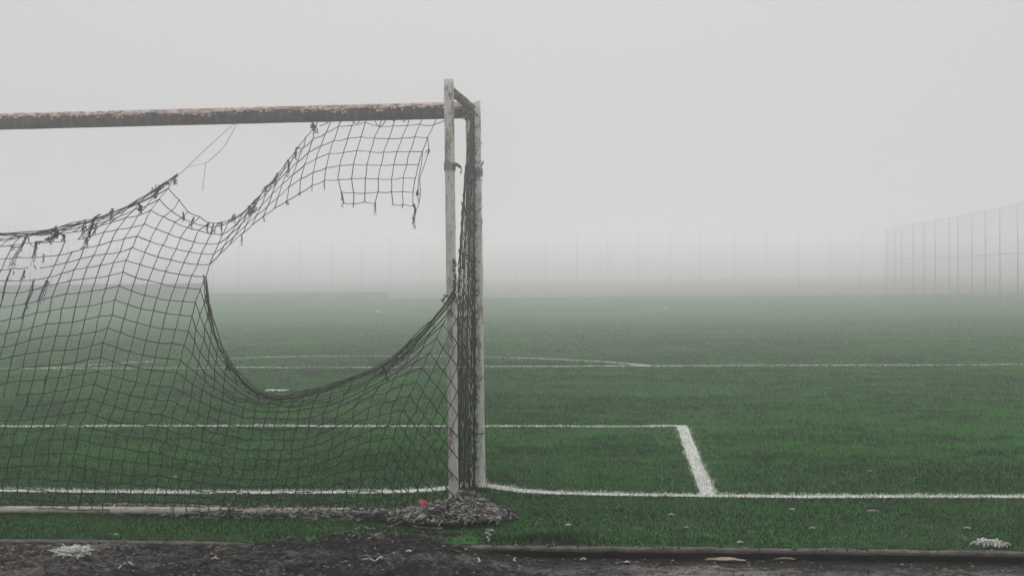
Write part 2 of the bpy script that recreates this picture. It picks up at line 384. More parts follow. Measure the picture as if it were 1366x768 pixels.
# ------------------------------------------------------------------ goal frame
goal = thing('football_goal', (XP, YG, 0), 'old football goal of peeling pink-white steel tube with a torn net', 'goal')
def tube_obj(name, p0, p1, r, m, parent, sides=20, seg=None, slant=None, rough=.0012):
    p0, p1 = np.asarray(p0, float), np.asarray(p1, float)
    ln = np.linalg.norm(p1-p0); seg = seg or max(2, int(ln/.04))
    b = MB(); b.tube(np.linspace(p0, p1, seg+1), r, sides, True)
    V = b.v[0]; ax = (p1-p0)/ln
    c = p0 + ((V-p0)@ax)[:,None]*ax; rad = V-c; s = (V-p0)@ax; ang = np.arctan2(rad[:,0]+rad[:,1]*.7, rad[:,2]+rad[:,1]*.4)
    V = c + rad*(1+rough/r*2*(fbm(s*9+3, ang*2, 3, 13)-.5))[:,None]
    if slant is not None:
        top = s > ln-1e-6; V[top, 2] += slant*rad[top, 0]/r + (rng.uniform(-.004, .004, top.sum()))
    b.v[0] = V
    return b.build(name, m, parent)
CB0 = onY(0, 163.5, YG); CBm = onY(600, 149.0, YG); zc = float(CBm[2])
zl = float(CB0[2]) + (XL-CB0[0])*(CBm[2]-CB0[2])/(CBm[0]-CB0[0])
cb = tube_obj('crossbar', (XL, YG, zl), (XP-.03, YG, zc+.004), .051, M_bar, goal, 24)
# the old paint: a ragged shell on the upper side of the bar
nb = 900; xb = np.linspace(XL+.06, XP-.045, nb); na = 15; crust = MB()
lo_f = 63+22*(fbm(xb*11, xb*0, 4, 7)-.5)*2 + 10*(fbm(xb*45, xb*0, 3, 9)-.5)*2
lo_b = 75+20*(fbm(xb*9, xb*0+4, 3, 8)-.5)*2
V = []
for i, xq in enumerate(xb):
    zq = zl+(zc+.004-zl)*(xq-XL)/(XP-.03-XL)
    for a in np.linspace(-lo_f[i], lo_b[i], na):
        rr = .0545 + .0016*rng.normal() ; aa = math.radians(a)
        V.append((xq, YG+rr*math.sin(aa), zq+rr*math.cos(aa)))
crust.add(V, [(i*na+j, i*na+j+1, (i+1)*na+j+1, (i+1)*na+j) for i in range(nb-1) for j in range(na-1)])
for k in range(260):                      # loose curls hanging from the lower edge of the old paint
    i = rng.integers(0, nb); xq = xb[i]; zq = zl+(zc+.004-zl)*(xq-XL)/(XP-.03-XL); aa = -math.radians(lo_f[i]+rng.uniform(-6, 16)); w_ = rng.uniform(.004, .016); h_ = rng.uniform(.004, .012)
    p0 = np.array([xq, YG+.0555*math.sin(aa), zq+.0555*math.cos(aa)]); lift = rng.uniform(.001, .008)
    crust.add([p0+(-w_, 0, .003), p0+(w_, 0, .003), p0+(w_*.7, -lift, -h_), p0+(-w_*.6, -lift*.7, -h_*.8)], [(0,1,2,3)])
co2 = crust.build('peeling_paint', M_crust, cb)
sm = co2.modifiers.new('thickness', 'SOLIDIFY'); sm.thickness = .003; sm.offset = -1
ztopB = float(onY(641, 139, YG)[2])
tube_obj('goal_post', (XP, YG, -.05), (XP-.005, YG, ztopB), .050, M_post, goal, 24, slant=.022)
tube_obj('goal_post', (XL, YG, -.05), (XL, YG, ztopB), .050, M_post, goal, 24)
zA = float(onY(603, 107, YR)[2]); 
for (xa, xg) in ((XA, XP), (XLA, XL)):
    rp = tube_obj('rear_post', (xa, YR, -.05), (xa, YR, zA), .0295, M_post, goal, 18)
    MB().tube([(xa, YR, zA-.001), (xa, YR, zA+.004), (xa, YR, zA+.0065)], np.array([.0285, .027, .020]), 18, True).build('end_cap', M_post, rp)
    tube_obj('top_stay', (xa+.012, YR+.02, zA-.06), (xg-.012, YG-.045, zc+.02), .0265, M_rust, goal, 16, rough=.003)
    # dark clotted weld where stay, bar and post meet
    wv = MB()
    for k in range(26):
        c = np.array([xg-.03+rng.normal(0, .02), YG-.045+rng.normal(0, .012), zc-.025+np.clip(rng.normal(0, .022), -.05, .03)])
        wv.tube([c, c+np.clip(rng.normal(0, .010, 3), -.015, .015), c+np.clip(rng.normal(0, .014, 3), -.02, .02)], rng.uniform(.006, .013), 6, True)
    wv.build('weld_joint', M_rust, goal)
tube_obj('ground_bar', (XLA, YR-.035, .033), (XA, YR-.02, .031), .021, M_bone, goal, 14)

# ------------------------------------------------------------------ goal net
net = thing('goal_net', (XC, YR, 0), 'torn dark goal net sagging with large holes from the crossbar and rear post', 'net')
PIX = {}                                   # (column, row) -> photo position of the knot
def setrow(j, cs, pts):
    for c, p in zip(cs, pts): PIX[(c, j)] = p
ridge = [(236,233),(224,251),(213.5,266),(202,281),(192,298),(183,315),(176.5,331.5),(169,347),(163.5,363),(158,381.5),(153.6,400.5),(149,419),(144.5,438),(139.5,457.5),(135,476),(131,495),(127,513),(121,531),(114,549),(108,566),(103,584),(100,603),(97,622),(94,640),(92,657),(90,669),(88,679)]
RJ = list(range(-3, 24))
K1 = {-2:(307,292.5),-1:(303,298),0:(298,312),1:(291.7,325.6),2:(286.5,338.6),3:(280,353),4:(273.4,368.5),5:(267,385),6:(261,403),7:(256.5,421),8:(251,441),9:(245.5,460),10:(241,479),11:(235.6,496),12:(230,515.6),13:(223,533),14:(216,552),15:(209.6,569),16:(205,585),17:(201,601),18:(198,617),19:(195,632),20:(193,646),21:(191,658),22:(189,669),23:(187,679)}
yL = {-3:311,-2:313,-1:316,0:320,1:329,2:347,3:362,4:376,5:391.5,6:409,7:426,8:444.6,9:461,10:479,11:496,12:513,13:530,14:545,15:562,16:579,17:594,18:608,19:622,20:637,21:651,22:664,23:675}
NL = 42
for j, (rx, ry) in zip(RJ, ridge):
    ex = float(np.interp(j, [-3, 1, 6], [2.2, 1.5, 1.0]))
    for c in range(-NL, 1):
        x_ = rx + 17.5*c - (0.12*c*c if j < 1 and c > -12 else 0)*0
        s = (rx-x_)/max(rx, 1)
        if s <= 1: y_ = ry + (yL[j]-ry)*(1-(1-s)**ex)
        else: y_ = yL[j] + (s-1)*(yL[j]-ry)*(.25 if ex < 1.4 else .05)*math.exp(-(s-1))
        y_ += 2.2*math.sin(c*.9+j*.35)*min(1, -c/5) + rng.normal(0, .7)
        PIX[(c, j)] = (x_+rng.normal(0, .6), y_)
    if j in K1:                           # ridge to the second fold
        kx_, ky_ = K1[j]
        for c in range(1, 7):
            s = c/6
            y_ = ry+(ky_-ry)*(1-(1-s)**(1.75 if j > -2 else 2.3))
            if j == -2: y_ = np.interp(c, [0,1,2,3,4,5,6], [251,267,282,290,296,297,292.5])
            if j == -1: y_ = np.interp(c, [0,1,2,3,4,5,6], [266,281,290.5,297.5,301.5,302,298])
            PIX[(c, j)] = (rx+(kx_-rx)*s+rng.normal(0, .5), y_+rng.normal(0, .5))
    # lean out of the fold
def cr(keys, c):
    ks = sorted(keys); k = max(i for i in range(len(ks)-1) if ks[i] <= c)
    P = [np.array(keys[q], float) for q in ks]
    p1, p2 = P[k], P[k+1]; t1, t2 = ks[k], ks[k+1]
    m1 = (p2-P[k-1])/(t2-ks[k-1]) if k > 0 else (p2-p1)/(t2-t1)
    m2 = (P[k+2]-p1)/(ks[k+2]-t1) if k+2 < len(ks) else (p2-p1)/(t2-t1)
    d = t2-t1; s = (c-t1)/d
    return (2*s**3-3*s*s+1)*p1 + (s**3-2*s*s+s)*d*m1 + (-2*s**3+3*s*s)*p2 + (s**3-s*s)*d*m2
low = {4:[(289,449),(346,522),(446,512),(531,473),(609,385)],5:[(291,458),(345,525),(445,514),(530,476),(608,387)],6:[(289,470),(346,529),(444,517),(529,480),(607,391)],7:[(288,482),(346,532),(443,521),(528,484),(605,399)],
8:[(287,494),(345,535),(441,525),(526,487),(600,413)],9:[(286,506),(344,538),(439,530),(522,491),(591,431)],10:[(285,517),(343,541),(437,535),(518,497),(582,451)],11:[(283,527),(341,546),(435,541),(513,504),(573,470)],
12:[(280,541),(338,557),(432,552),(507,513),(564,489.5)],13:[(277,556),(336,571),(429,565),(500,527),(555,509)],14:[(273,572),(333,585),(426,579),(494,543),(546.5,527)],15:[(268,587),(330,599),(423,593),(488,560),(538.4,546)],
16:[(265,602),(327,613),(420,607),(482,577),(531.4,565.6)],17:[(262,616),(324,626),(417,621),(477,593),(525.4,584)],18:[(259,629),(321,638),(414,633),(473,609),(520.5,602)],19:[(257,641),(318,648),(412,645),(469,624),(516.6,620)],
20:[(255,652),(316,657),(410,656),(466,641),(513,637)],21:[(253,662),(314,666),(408,666),(463,656),(510,655)],22:[(251,671),(312,674),(406,675),(461,668),(508,668)],23:[(249,680),(310,682),(404,684),(459,680),(506,680)]}
for j, ks in low.items():
    keys = {6:K1[j], **dict(zip((10,14,20,23,26), ks))}
    for c in range(7, 27):
        p = cr(keys, c); bund = 1 if j > 10 else 1.5
        PIX[(c, j, 'low')] = (p[0]+rng.normal(0, .8*bund), p[1]+rng.normal(0, .8*bund))
    for c in range(27, 40):
        k = c-26; x_, y_ = ks[-1][0]+9.3*k, ks[-1][1]+(13.2-.15*k)*k
        if j >= 7: PIX[(c, j, 'low')] = (x_+rng.normal(0, .4), y_+rng.normal(0, .6))
def c3(p): return (260+p[0]/3.84, 150+p[1]/3.84)
def c2(p): return (340+p[0]/3.84, 90+p[1]/3.84)
FL = {}                                    # neck and flap, columns 7..24, rows -2..5
neck = {-2:[(260,495),(318,440),(368,382),(420,320),(470,255),(520,190),(570,125),(606,78)],
 -1:[(243,520),(295,462),(348,408),(400,352),(452,298),(500,238),(550,185),(603,135)],
 0:[(212,572),(265,515),(318,460),(370,405),(420,355),(472,302),(527,255),(583,205)],
 1:[(180,625),(235,575),(290,520),(342,472),(395,417),(447,367),(503,318),(560,270)],
 2:[(150,677),(208,627),(262,577),(316,528),(372,480),(427,430),(485,380),(543,340)],
 3:[(127,725),(180,675),(240,622),(293,577),(350,530),(408,490),(470,455),(537,415)]}
for j, ps in neck.items():
    for i, p in enumerate(ps): FL[(7+i, j)] = c3(p)
cols = [[(392,270),(365,335),(338,402),(316,467),(297,537),(292,605)],
 [(447,268),(430,303),(403,373),(381,440),(365,513),(357,580)],
 [(512,266),(497,297),(475,365),(455,435),(436,503),(427,573),(443,638),(457,692)],
 [(577,264),(565,283),(543,355),(522,428),(505,497),(495,568),(506,640),(507,698)],
 [(652,262),(638,303),(613,362),(590,433),(573,500),(564,570),(566,640),(565,692)],
 [(722,260),(710,298),(683,365),(658,432),(643,500),(631,570),(631,638),(615,695)],
 [(792,258),(780,297),(752,362),(728,430),(711,498),(700,572),(697,637),(708,702)],
 [(861,256),(845,292),(820,358),(795,428),(777,497),(760,567),(756,637),(757,702)],
 [(931,254),(918,293),(885,358),(860,428),(838,498),(822,570),(813,640),(810,708)]]
for i, cpts in enumerate(cols):
    for k, p in enumerate(cpts): FL[(15+i, k-2)] = c2(p)
def depthY(c, j, part):
    up = max(0, (6-j)/9.0)
    yv = YR - .03 + .16*up - .07*math.exp(-(c/2.2)**2) + .05*math.sin(c*.55+j*.18)
    if part == 'flap':
        t = min(1, max(0, (c-6)/9.0)); yv = yv*(1-t) + (YG - .035 - .035*(j+2))*t
    elif c > 20: 
        t = min(1, (c-20)/7.0); yv = yv*(1-t) + (YR-.046)*t
    return yv
P3 = {}
for k, p in PIX.items(): P3[k] = onY(p[0], p[1], depthY(k[0], k[1], 'low'))
for (c, j), p in FL.items(): P3[(c, j, 'flap')] = onY(p[0]+rng.normal(0, .4), p[1]+rng.normal(0, .4), depthY(c, j, 'flap'))
CR = .0030
rear = MB()
XCLIP = 611.0
def edge(a, b, slack=0., r=CR, wob=.0):
    p, q = P3.get(a), P3.get(b)
    if p is None or q is None: return
    n = 5; s = np.linspace(0, 1, n)[:,None]
    ln = np.linalg.norm(q-p)
    L_ = p+(q-p)*s
    L_[:,2] -= (4*s[:,0]*(1-s[:,0]))*slack*ln
    if wob: 
        L_ += (np.sin(s*math.pi)*rng.normal(0, wob, 3)[None,:] + np.sin(2*s*math.pi)*rng.normal(0, wob*.6, 3)[None,:])
    rear.tube(L_, r*rng.uniform(.85, 1.15), 4)
def key(c, j):
    if c <= 6: return (c, j)
    return (c, j, 'low')
skipH, skipV = set(), set()
for c, j in [(-9,0),(-8,0),(-9,1),(-7,1),(-6,0),(-8,2),(-9,2),(-7,3),(-8,3),(-9,3),(-7,2),(-7,13),(-6,13),(-9,4),(-8,4),(-5,1),(-3,19),(-2,19),(-8,20),(-9,19)]: skipV.add((c, j))
for c, j in [(-8,13),(-7,13),(-6,14),(-9,14),(-5,16),(-4,18),(-10,0),(-8,3),(-6,1)]: skipH.add((c, j))
for c in range(-26, -9):
    for j in range(-3, 12):
        if random.random() < .05: skipV.add((c, j))
        if random.random() < .04: skipH.add((c, j))
for c in range(-NL, 40):
    for j in range(-3, 24):
        a = key(c, j)
        if a not in P3: continue
        if c > 26 and a in PIX and PIX[a][0] > XCLIP: continue
        wob = .0015+ (.006 if (j > 12 and c > 3) else .002 if j > 14 else 0)
        b = key(c+1, j)
        ok = b in P3 and (c, j) not in skipH and not (j == -3 and c >= 0)
        if c >= 6 and j < 4: ok = False
        if ok:
            if c >= 25 and b in PIX and PIX[b][0] > XCLIP:           # ends on the rear post
                pa, pb = np.array(PIX[a]), np.array(PIX[b]); t = (XCLIP-pa[0])/(pb[0]-pa[0])
                if 0 < t < 1:
                    q = pa+(pb-pa)*t; P3['end'] = onY(q[0], q[1], YR-.030); edge(a, 'end')
            else: edge(a, b, .03, wob=wob*.6)
        b = key(c, j+1)
        ok = b in P3 and (c, j) not in skipV
        if c > 6 and j < 4: ok = False
        if c > 26 and j < 8: ok = False
        if ok and not (c > 26 and PIX[b][0] > XCLIP):
            edge(a, b, 0, wob=wob)
        if c <= 6 or j >= 4: rear.knot(P3[a], CR*1.75)
def fl(c, j): return (c, j) if c == 6 else (c, j, 'flap')
for c in range(6, 24):
    for j in range(-2, 6):
        a = fl(c, j)
        if a not in P3 or (c == 6 and j > 3): continue
        b = fl(c+1, j)
        if b in P3 and not (j == 5 and c == 20) and not (j == -2 and c >= 14): edge(a, b, .03, wob=.0015)
        b = fl(c, j+1)
        if c > 6 and b in P3 and not (j == 2 and c == 14 and False): edge(a, b, 0, wob=.0015)
        if c > 6: rear.knot(P3[a], CR*1.75)
def wpts(pix, Ys): 
    Ys = np.broadcast_to(Ys, (len(pix),)); return np.array([onY(p[0], p[1], Y) for p, Y in zip(pix, Ys)])
def smooth(P, n=6):
    P = np.asarray(P, float); keys = {i: p for i, p in enumerate(P)}
    return np.array([cr(keys, min(t, len(P)-1-1e-6)) for t in np.linspace(0, len(P)-1, (len(P)-1)*n+1)])
# folded-over right edge of the flap, last selvedge cell at the rear post, rope along the torn top
rear.tube(smooth(wpts([c2(p) for p in [(885,358),(889,428),(865,510),(845,570),(848,630),(840,700),(818,745)]], 8.2)), CR, 4)
rear.tube(smooth(wpts([c2(p) for p in [(860,430),(852,500),(840,560),(835,640),(838,690)]], 8.19)), CR, 4)
rear.tube(smooth(wpts([c2(p) for p in [(918,293),(955,280),(990,260)]], [8.24,8.1,7.6])), CR, 4)
for off in ((0,-1.5),(1.2,1.),(-1,2.2)):
    pp = [(236,233),(220,246),(200,261),(175,273),(150,283),(120,295),(90,303),(60,308),(30,311),(0,312.5),(-60,315)]
    rear.tube(smooth(wpts([(a+off[0]+rng.normal(0, .8), b+off[1]+rng.normal(0, 1)) for a, b in pp], YR+.12), 5), CR*1.05, 4)
for off in ((0,0),(2.5,2),(-1,-2)):       # thick lip of the big hole
    pp = [(273,368),(275,392),(279,410),(284,436),(292,460),(300,480),(313,497),(327,512),(345,526),(368,532),(395,529),(425,521),(455,510),(486,499),(513,485),(540,465),(562,443),(585,417),(609,386)]
    rear.tube(smooth(wpts([(a+off[0]+rng.normal(0, 1.), b+off[1]+rng.normal(0, 1.2)) for a, b in pp], YR-.03), 4), CR, 4)
rear.build('rear_netting', M_cord, net)

# cords tied to the crossbar
def hcord(*a): MB().tube(*a).build('tied_cord', M_cord, net)
hcord(smooth(wpts([c3(p) for p in [(208,52),(120,130),(60,185),(0,242),(-60,300),(-92,330)]], [8.26,8.15,8.05,7.9,7.7,7.6]), 4), .0016, 4)
hcord(smooth(wpts([c3(p) for p in [(216,54),(200,88),(185,115),(160,160),(130,198),(85,238),(54,260)]], [8.26,8.2,8.15,8.1,8.1,8.05,8.0]), 4), .0016, 4)
hcord(smooth(wpts([c3(p) for p in [(54,260),(52,290),(46,340),(40,400)]], 8.0), 4), .0016, 4)
hcord(smooth(wpts([c3(p) for p in [(54,260),(20,268),(-20,278),(-40,283)]], [8.0,7.95,7.85,7.75]), 4), .0012, 4)
for pts in ([(190,40),(240,16),(280,-2),(300,-10)], [(500,-8),(560,30),(590,48),(606,60),(612,72)], [(620,78),(625,55),(630,35)], [(640,70),(672,58),(690,42)]):
    hcord(smooth(wpts([c3(p) for p in pts], 8.235), 4), .003, 4)
for pts in ([(500,268),(507,282),(520,288),(533,280),(540,268)], [(613,262),(620,285),(640,306),(660,288),(675,262)], [(705,260),(710,276),(718,262)], [(760,256),(758,272),(766,278),(770,266),(764,256)], [(985,262),(986,290),(982,322)], [(365,280),(372,272),(395,268)]):
    hcord(smooth(wpts([c2(p) for p in pts], 8.235), 5), .003, 4)

# frayed ends, clots and strips hanging off the torn edges
def tuft(pix, Y, width=2.0, n=7, r=.0022, clot=0):
    b = MB(); P = smooth(wpts(pix, Y), 5)
    for k in range(n):
        w_ = rng.normal(0, width/229., 3)*np.array([1,.6,.3])
        m = len(P) if k < 2 else max(3, int(len(P)*rng.uniform(.65, 1.0)))
        Q = P[:m]+w_[None,:]*np.linspace(.3, 1.1, m)[:,None] + rng.normal(0, .0012, (m,3))
        b.tube(Q, r*np.linspace(1.1, .5, m), 4)
    for k in range(clot):
        c = P[rng.integers(0, len(P))]+rng.normal(0, width/229.*.8, 3)
        q = [c]
        for _ in range(4): q.append(q[-1]+rng.normal(0, .0042, 3)+np.array([0,0,-.003]))
        b.tube(smooth(q, 3), r*1.35, 4)
    b.build('frayed_tuft', M_cord, net)
def q1(p): return (p[0]/4.267, 260+p[1]/4.267)
S = [([q1(p) for p in [(155,228),(125,290),(90,350),(62,420)]], 1.6, 8, 4), ([q1(p) for p in [(62,420),(38,490),(20,560),(2,635)]], 1.1, 7, 2),
 ([q1(p) for p in [(205,265),(200,320),(190,405)]], 1.5, 7, 5), ([q1(p) for p in [(60,292),(95,296),(130,290)]], 1.2, 5, 2),
 ([q1(p) for p in [(140,428),(130,460),(120,495)]], 1.1, 6, 2), ([q1(p) for p in [(120,495),(100,560),(72,625)]], .5, 4, 0),
 ([q1(p) for p in [(188,490),(182,550),(155,615),(128,690),(120,715)]], .9, 6, 2), ([q1(p) for p in [(268,488),(250,540),(228,600),(225,620)]], 1.6, 7, 2),
 ([q1(p) for p in [(310,190),(320,225),(290,245),(268,262)]], 3.0, 14, 34), ([q1(p) for p in [(325,220),(355,225),(366,245),(355,262)]], 1.2, 8, 6),
 ([q1(p) for p in [(205,265),(240,265),(275,262)]], .9, 5, 2), ([q1(p) for p in [(248,335),(247,360),(245,390)]], .6, 4, 0),
 ([q1(p) for p in [(570,112),(540,135),(525,180),(500,245),(485,295)]], 1.7, 14, 16), ([q1(p) for p in [(550,170),(545,185),(535,200)]], 1.5, 5, 5),
 ([q1(p) for p in [(485,145),(480,185),(487,235)]], 1.0, 6, 3), ([q1(p) for p in [(470,185),(465,205),(468,218)]], 1.2, 5, 3),
 ([q1(p) for p in [(645,80),(630,120),(635,165)]], 1.1, 6, 4), ([q1(p) for p in [(790,45),(797,70),(793,95)]], 1.5, 7, 7), ([q1(p) for p in [(158,230),(165,270),(190,300)]], .6, 3, 0),
 ([(224,243),(210,252),(203,260)], 2.2, 9, 16), ([(237,234),(233,240),(235,247)], 1.2, 5, 5), ([(212,250),(208,257),(206,266)], 1.6, 7, 8), ([(186,270),(187,276),(185,281)], 1.2, 5, 5),
 ([(244,283),(245,290),(244,296)], .8, 5, 2), ([(259,290),(256,297),(257,307)], .9, 6, 4), ([c3(p) for p in [(68,565),(62,595),(65,625)]], .9, 6, 2), ([c3(p) for p in [(97,568),(88,600),(82,622)]], 1.0, 6, 2),
 ([c3(p) for p in [(138,560),(135,590),(140,612)]], 1.2, 7, 4), ([c3(p) for p in [(185,560),(195,530),(208,522),(200,545)]], .7, 5, 5), ([c3(p) for p in [(278,478),(285,500),(280,530)]], 2.0, 8, 16), ([c3(p) for p in [(310,450),(300,480),(290,520)]], 1.6, 8, 10),
 ([c3(p) for p in [(362,400),(360,385),(375,372)]], 1.4, 6, 7), ([c3(p) for p in [(425,310),(412,340),(405,365)]], 1.3, 7, 7), ([c3(p) for p in [(478,245),(480,280),(480,322)]], 1.0, 7, 5), ([c3(p) for p in [(515,235),(520,185),(528,180)]], 1.0, 6, 6),
 ([c3(p) for p in [(603,60),(612,75),(620,95)]], 2.4, 9, 24), ([c3(p) for p in [(240,622),(240,650),(238,685)]], .6, 4, 0), ([c3(p) for p in [(350,530),(352,540),(353,548)]], .7, 4, 1), ([c3(p) for p in [(470,455),(470,462),(470,470)]], .8, 4, 1),
 ([c3(p) for p in [(537,415),(538,422),(539,430)]], .6, 4, 1), ([c3(p) for p in [(600,375),(601,390),(600,408)]], .5, 4, 0), ([c3(p) for p in [(663,350),(662,375),(662,402)]], .7, 5, 0), ([c3(p) for p in [(750,410),(755,440),(762,465)]], 1.0, 6, 3),
 ([c2(p) for p in [(507,695),(504,708),(503,720)]], .6, 4, 0), ([c2(p) for p in [(616,695),(617,725),(615,758)]], .8, 6, 1), ([c2(p) for p in [(757,702),(756,715),(755,722)]], .5, 3, 0), ([c2(p) for p in [(838,625),(832,640),(845,650)]], 1.2, 6, 7),
 ([c2(p) for p in [(815,700),(820,740),(812,780),(813,830)]], 1.2, 9, 7), ([c2(p) for p in [(888,420),(890,430),(888,440)]], .7, 4, 3)]
for pix, wd, n, cl in S:
    Yt = YR+.1 if pix[0][0] < 300 else (7.95 if pix[0][0] < 400 else 8.2)
    tuft(pix, Yt, wd, n, .0022, cl)
for pix, wd, n, cl in [([(275,386),(276,398),(274,404)], .8, 5, 4), ([(279,405),(282,425),(286,445)], .7, 5, 3), ([(300,480),(304,488),(308,494)], .8, 5, 5), ([(543,461),(548,455),(553,450)], 1.3, 6, 9), ([(590,402),(593,397),(596,394)], .9, 5, 6),
                       ([(535,466),(537,475),(538,482)], .9, 6, 4), ([(510,490),(514,496),(517,508)], 1.4, 7, 9), ([(528,478),(533,470),(540,463)], 1.5, 6, 9), ([(604,390),(607,394),(608,399)], 1.2, 6, 8), ([(103,585),(102,592),(104,600)], .8, 4, 2), ([(62,500),(60,510),(60,518)], .4, 3, 0), ([(36,540),(38,530),(35,524)], .5, 4, 1)]:
    tuft(pix, YR-.03, wd, n, .0022, cl)

# side netting: bunched upright strands between rear post and goal post
side = MB()
ysamp = np.arange(158, 664, 7.0)
def side_pt(fr, yv):
    xl = np.interp(yv, [150,190,235,270,320,385,430,664], [625.5,622,618,615.5,612.5,610.5,610,610])
    xr = np.interp(yv, [150,664], [630.5,632.5])
    x_ = xl+(xr-xl)*fr
    Yv = YR+.03+(YG-.09-YR)*fr
    return onY(x_, yv, Yv)
NS = 17
for s in range(NS):
    fr = s/(NS-1.); ph = (s % 2)*math.pi + rng.normal(0, .8); fq = rng.uniform(.25, .5); am = rng.uniform(.012, .045)
    top = 158 if fr > .45 else rng.uniform(175, 250)
    if s < 3: top = [330, 268, 215][s]
    pts = [side_pt(np.clip(fr + am*math.sin(yv*fq+ph) + .03*math.sin(yv*.021+s*1.3) + rng.normal(0, .010), -.02, 1.02), yv) for yv in ysamp if yv >= top]
    side.tube(smooth(pts, 2), CR*rng.uniform(.9, 1.25), 4)
    for p in pts[::2]: side.knot(p, CR*1.7)
for k in range(230):
    yv = rng.uniform(230, 655); fr = rng.uniform(0, .9)
    a, b_ = side_pt(fr, yv), side_pt(fr+rng.uniform(.04, .12), yv+rng.uniform(5, 12)); side.tube([a, (a+b_)/2+rng.normal(0, .003, 3), b_], CR, 4)
side.build('side_netting', M_cord, net)
lace = MB()
for s in range(6):
    pts = [onY(np.interp(yv, [150,400,664],[632,633.0,632.5])+rng.normal(0, .7), yv, YG-.07+rng.normal(0, .006)) for yv in np.arange(150, 660, 9.)]
    lace.tube(smooth(pts, 2), .0034, 4)
for k in range(240):
    yv = rng.choice([rng.uniform(160, 650), rng.choice([238, 300, 352, 380, 430, 462, 508, 520, 528, 568, 592, 610])+rng.normal(0, 6)])
    c = onY(np.interp(yv, [150,400,664],[632.2,633.4,633])+rng.normal(.2, 1.0), yv, YG-.07); q = [c]
    for _ in range(4): q.append(q[-1]+rng.normal(0, .0065, 3)*np.array([.8,.8,1.3]))
    lace.tube(smooth(q, 3), .0028, 4)
for k in range(16):
    zv = rng.uniform(.2, 2.3); a = np.linspace(0, 2*math.pi, 14)
    lace.tube(np.stack([XP+.0535*np.cos(a), YG+.0535*np.sin(a), zv+.02*np.sin(a+k)+.012*np.cos(2*a)], 1)[rng.integers(0, 4):rng.integers(8, 14)], .003, 4)
lace.build('lacing_cord', M_cord, net)
for k, (x_, y_) in enumerate([(607,352),(608,372),(607,380)]):
    tuft([(x_-2,y_-6),(x_,y_),(x_-1,y_+7)], YR-.03, 1.1, 6, .0022, 6)

# the fallen foot of the net: a heap of weathered cord, painted top-lit, round the posts, a rope of it along the ground bar
def heap(cx, cy, rx, ry, hgt, n, name, m, prof=None):
    b = MB()
    for k in range(n):
        a = rng.uniform(0, 2*math.pi); q = math.sqrt(rng.uniform(0, 1))
        x_, y_ = cx+rx*q*math.cos(a), cy+ry*q*math.sin(a)
        pts = []; ang = rng.uniform(0, 6.28); turn = rng.normal(0, .42); ph_ = rng.uniform(0, 6.28); lift = rng.uniform(.86, 1.08)
        for s in range(rng.integers(10, 20)):
            qq = math.hypot((x_-cx)/rx, (y_-cy)/ry)
            hz = hgt*max(0, 1-qq*qq)**.8 if prof is None else prof(x_, y_)
            if qq > 1.06: break
            pts.append((x_, y_, float(turf_z(np.array(x_), np.array(y_)))+.012+hz*lift+.009*math.sin(s*.8+ph_)))
            ang += turn + rng.normal(0, .38); st = .015
            x_ += math.cos(ang)*st; y_ += math.sin(ang)*st
        if len(pts) > 3: b.tube(smooth(pts, 3), .0036*rng.uniform(.75, 1.25), 5)
    return b.build(name, m, net)
def prof1(x_, y_):
    p = onZ(640, 690); u1 = (x_-XA-.02)
    ridge_ = .128*math.exp(-((x_-(XA+.06))/.13)**2-((y_-YR-.02)/.22)**2)
    skirt = .070*math.exp(-((x_-(XA-.01))/.25)**4-((y_-(YR-.08))/.24)**4)
    tail = .034*math.exp(-((x_-(XA-.25))/.30)**4-((y_-(YR-.10))/.13)**4)
    return max(ridge_, skirt, tail)
hc = onZ(640, 684)
heap(float(hc[0])-.17, YR-.06, .40, .29, .12, 700, 'collapsed_netting', M_cord, lambda a, b_: prof1(a, b_)*.93)  # dark cord beneath stands for the shade between the pale loops
heap(float(hc[0])-.17, YR-.06, .40, .29, .12, 130, 'collapsed_netting', M_pale, lambda a, b_: prof1(a, b_)+.006)
lb = MB()
for k in range(680):                      # mesh loops standing up on the heap, their lit tops put in by the pale colour
    a = rng.uniform(0, 2*math.pi); q = math.sqrt(rng.uniform(.0, 1)); x_, y_ = float(hc[0])-.17+.42*q*math.cos(a), YR-.06+.30*q*math.sin(a)
    hz_ = prof1(x_, y_)
    if hz_ < .008: continue
    R_l = rng.uniform(.010, .023); th = rng.uniform(0, math.pi); aa = np.linspace(rng.uniform(-.5, .2), math.pi+rng.uniform(-.3, .6), 9)
    tl = rng.uniform(-.7, .7)
    px_ = R_l*np.cos(aa)*1.25; pz_ = R_l*np.sin(aa)
    lb.tube(np.stack([x_+px_*math.cos(th)+pz_*tl*math.sin(th), y_+px_*math.sin(th)-pz_*abs(tl), float(turf_z(np.array(x_), np.array(y_)))+.010+hz_+pz_*.8], 1),   .0042*rng.uniform(.8, 1.25), 5)
lb.build('collapsed_netting', M_pale, net)
b0 = onZ(115, 679); b1 = onZ(500, 690)
strip = MB()
def strip_half(x_): return float(np.interp(x_, [b0[0]-.02, b0[0]+.15, b0[0]+.8, b1[0]-.2, b1[0]+.35], [.01,.045,.075,.08,.12]))
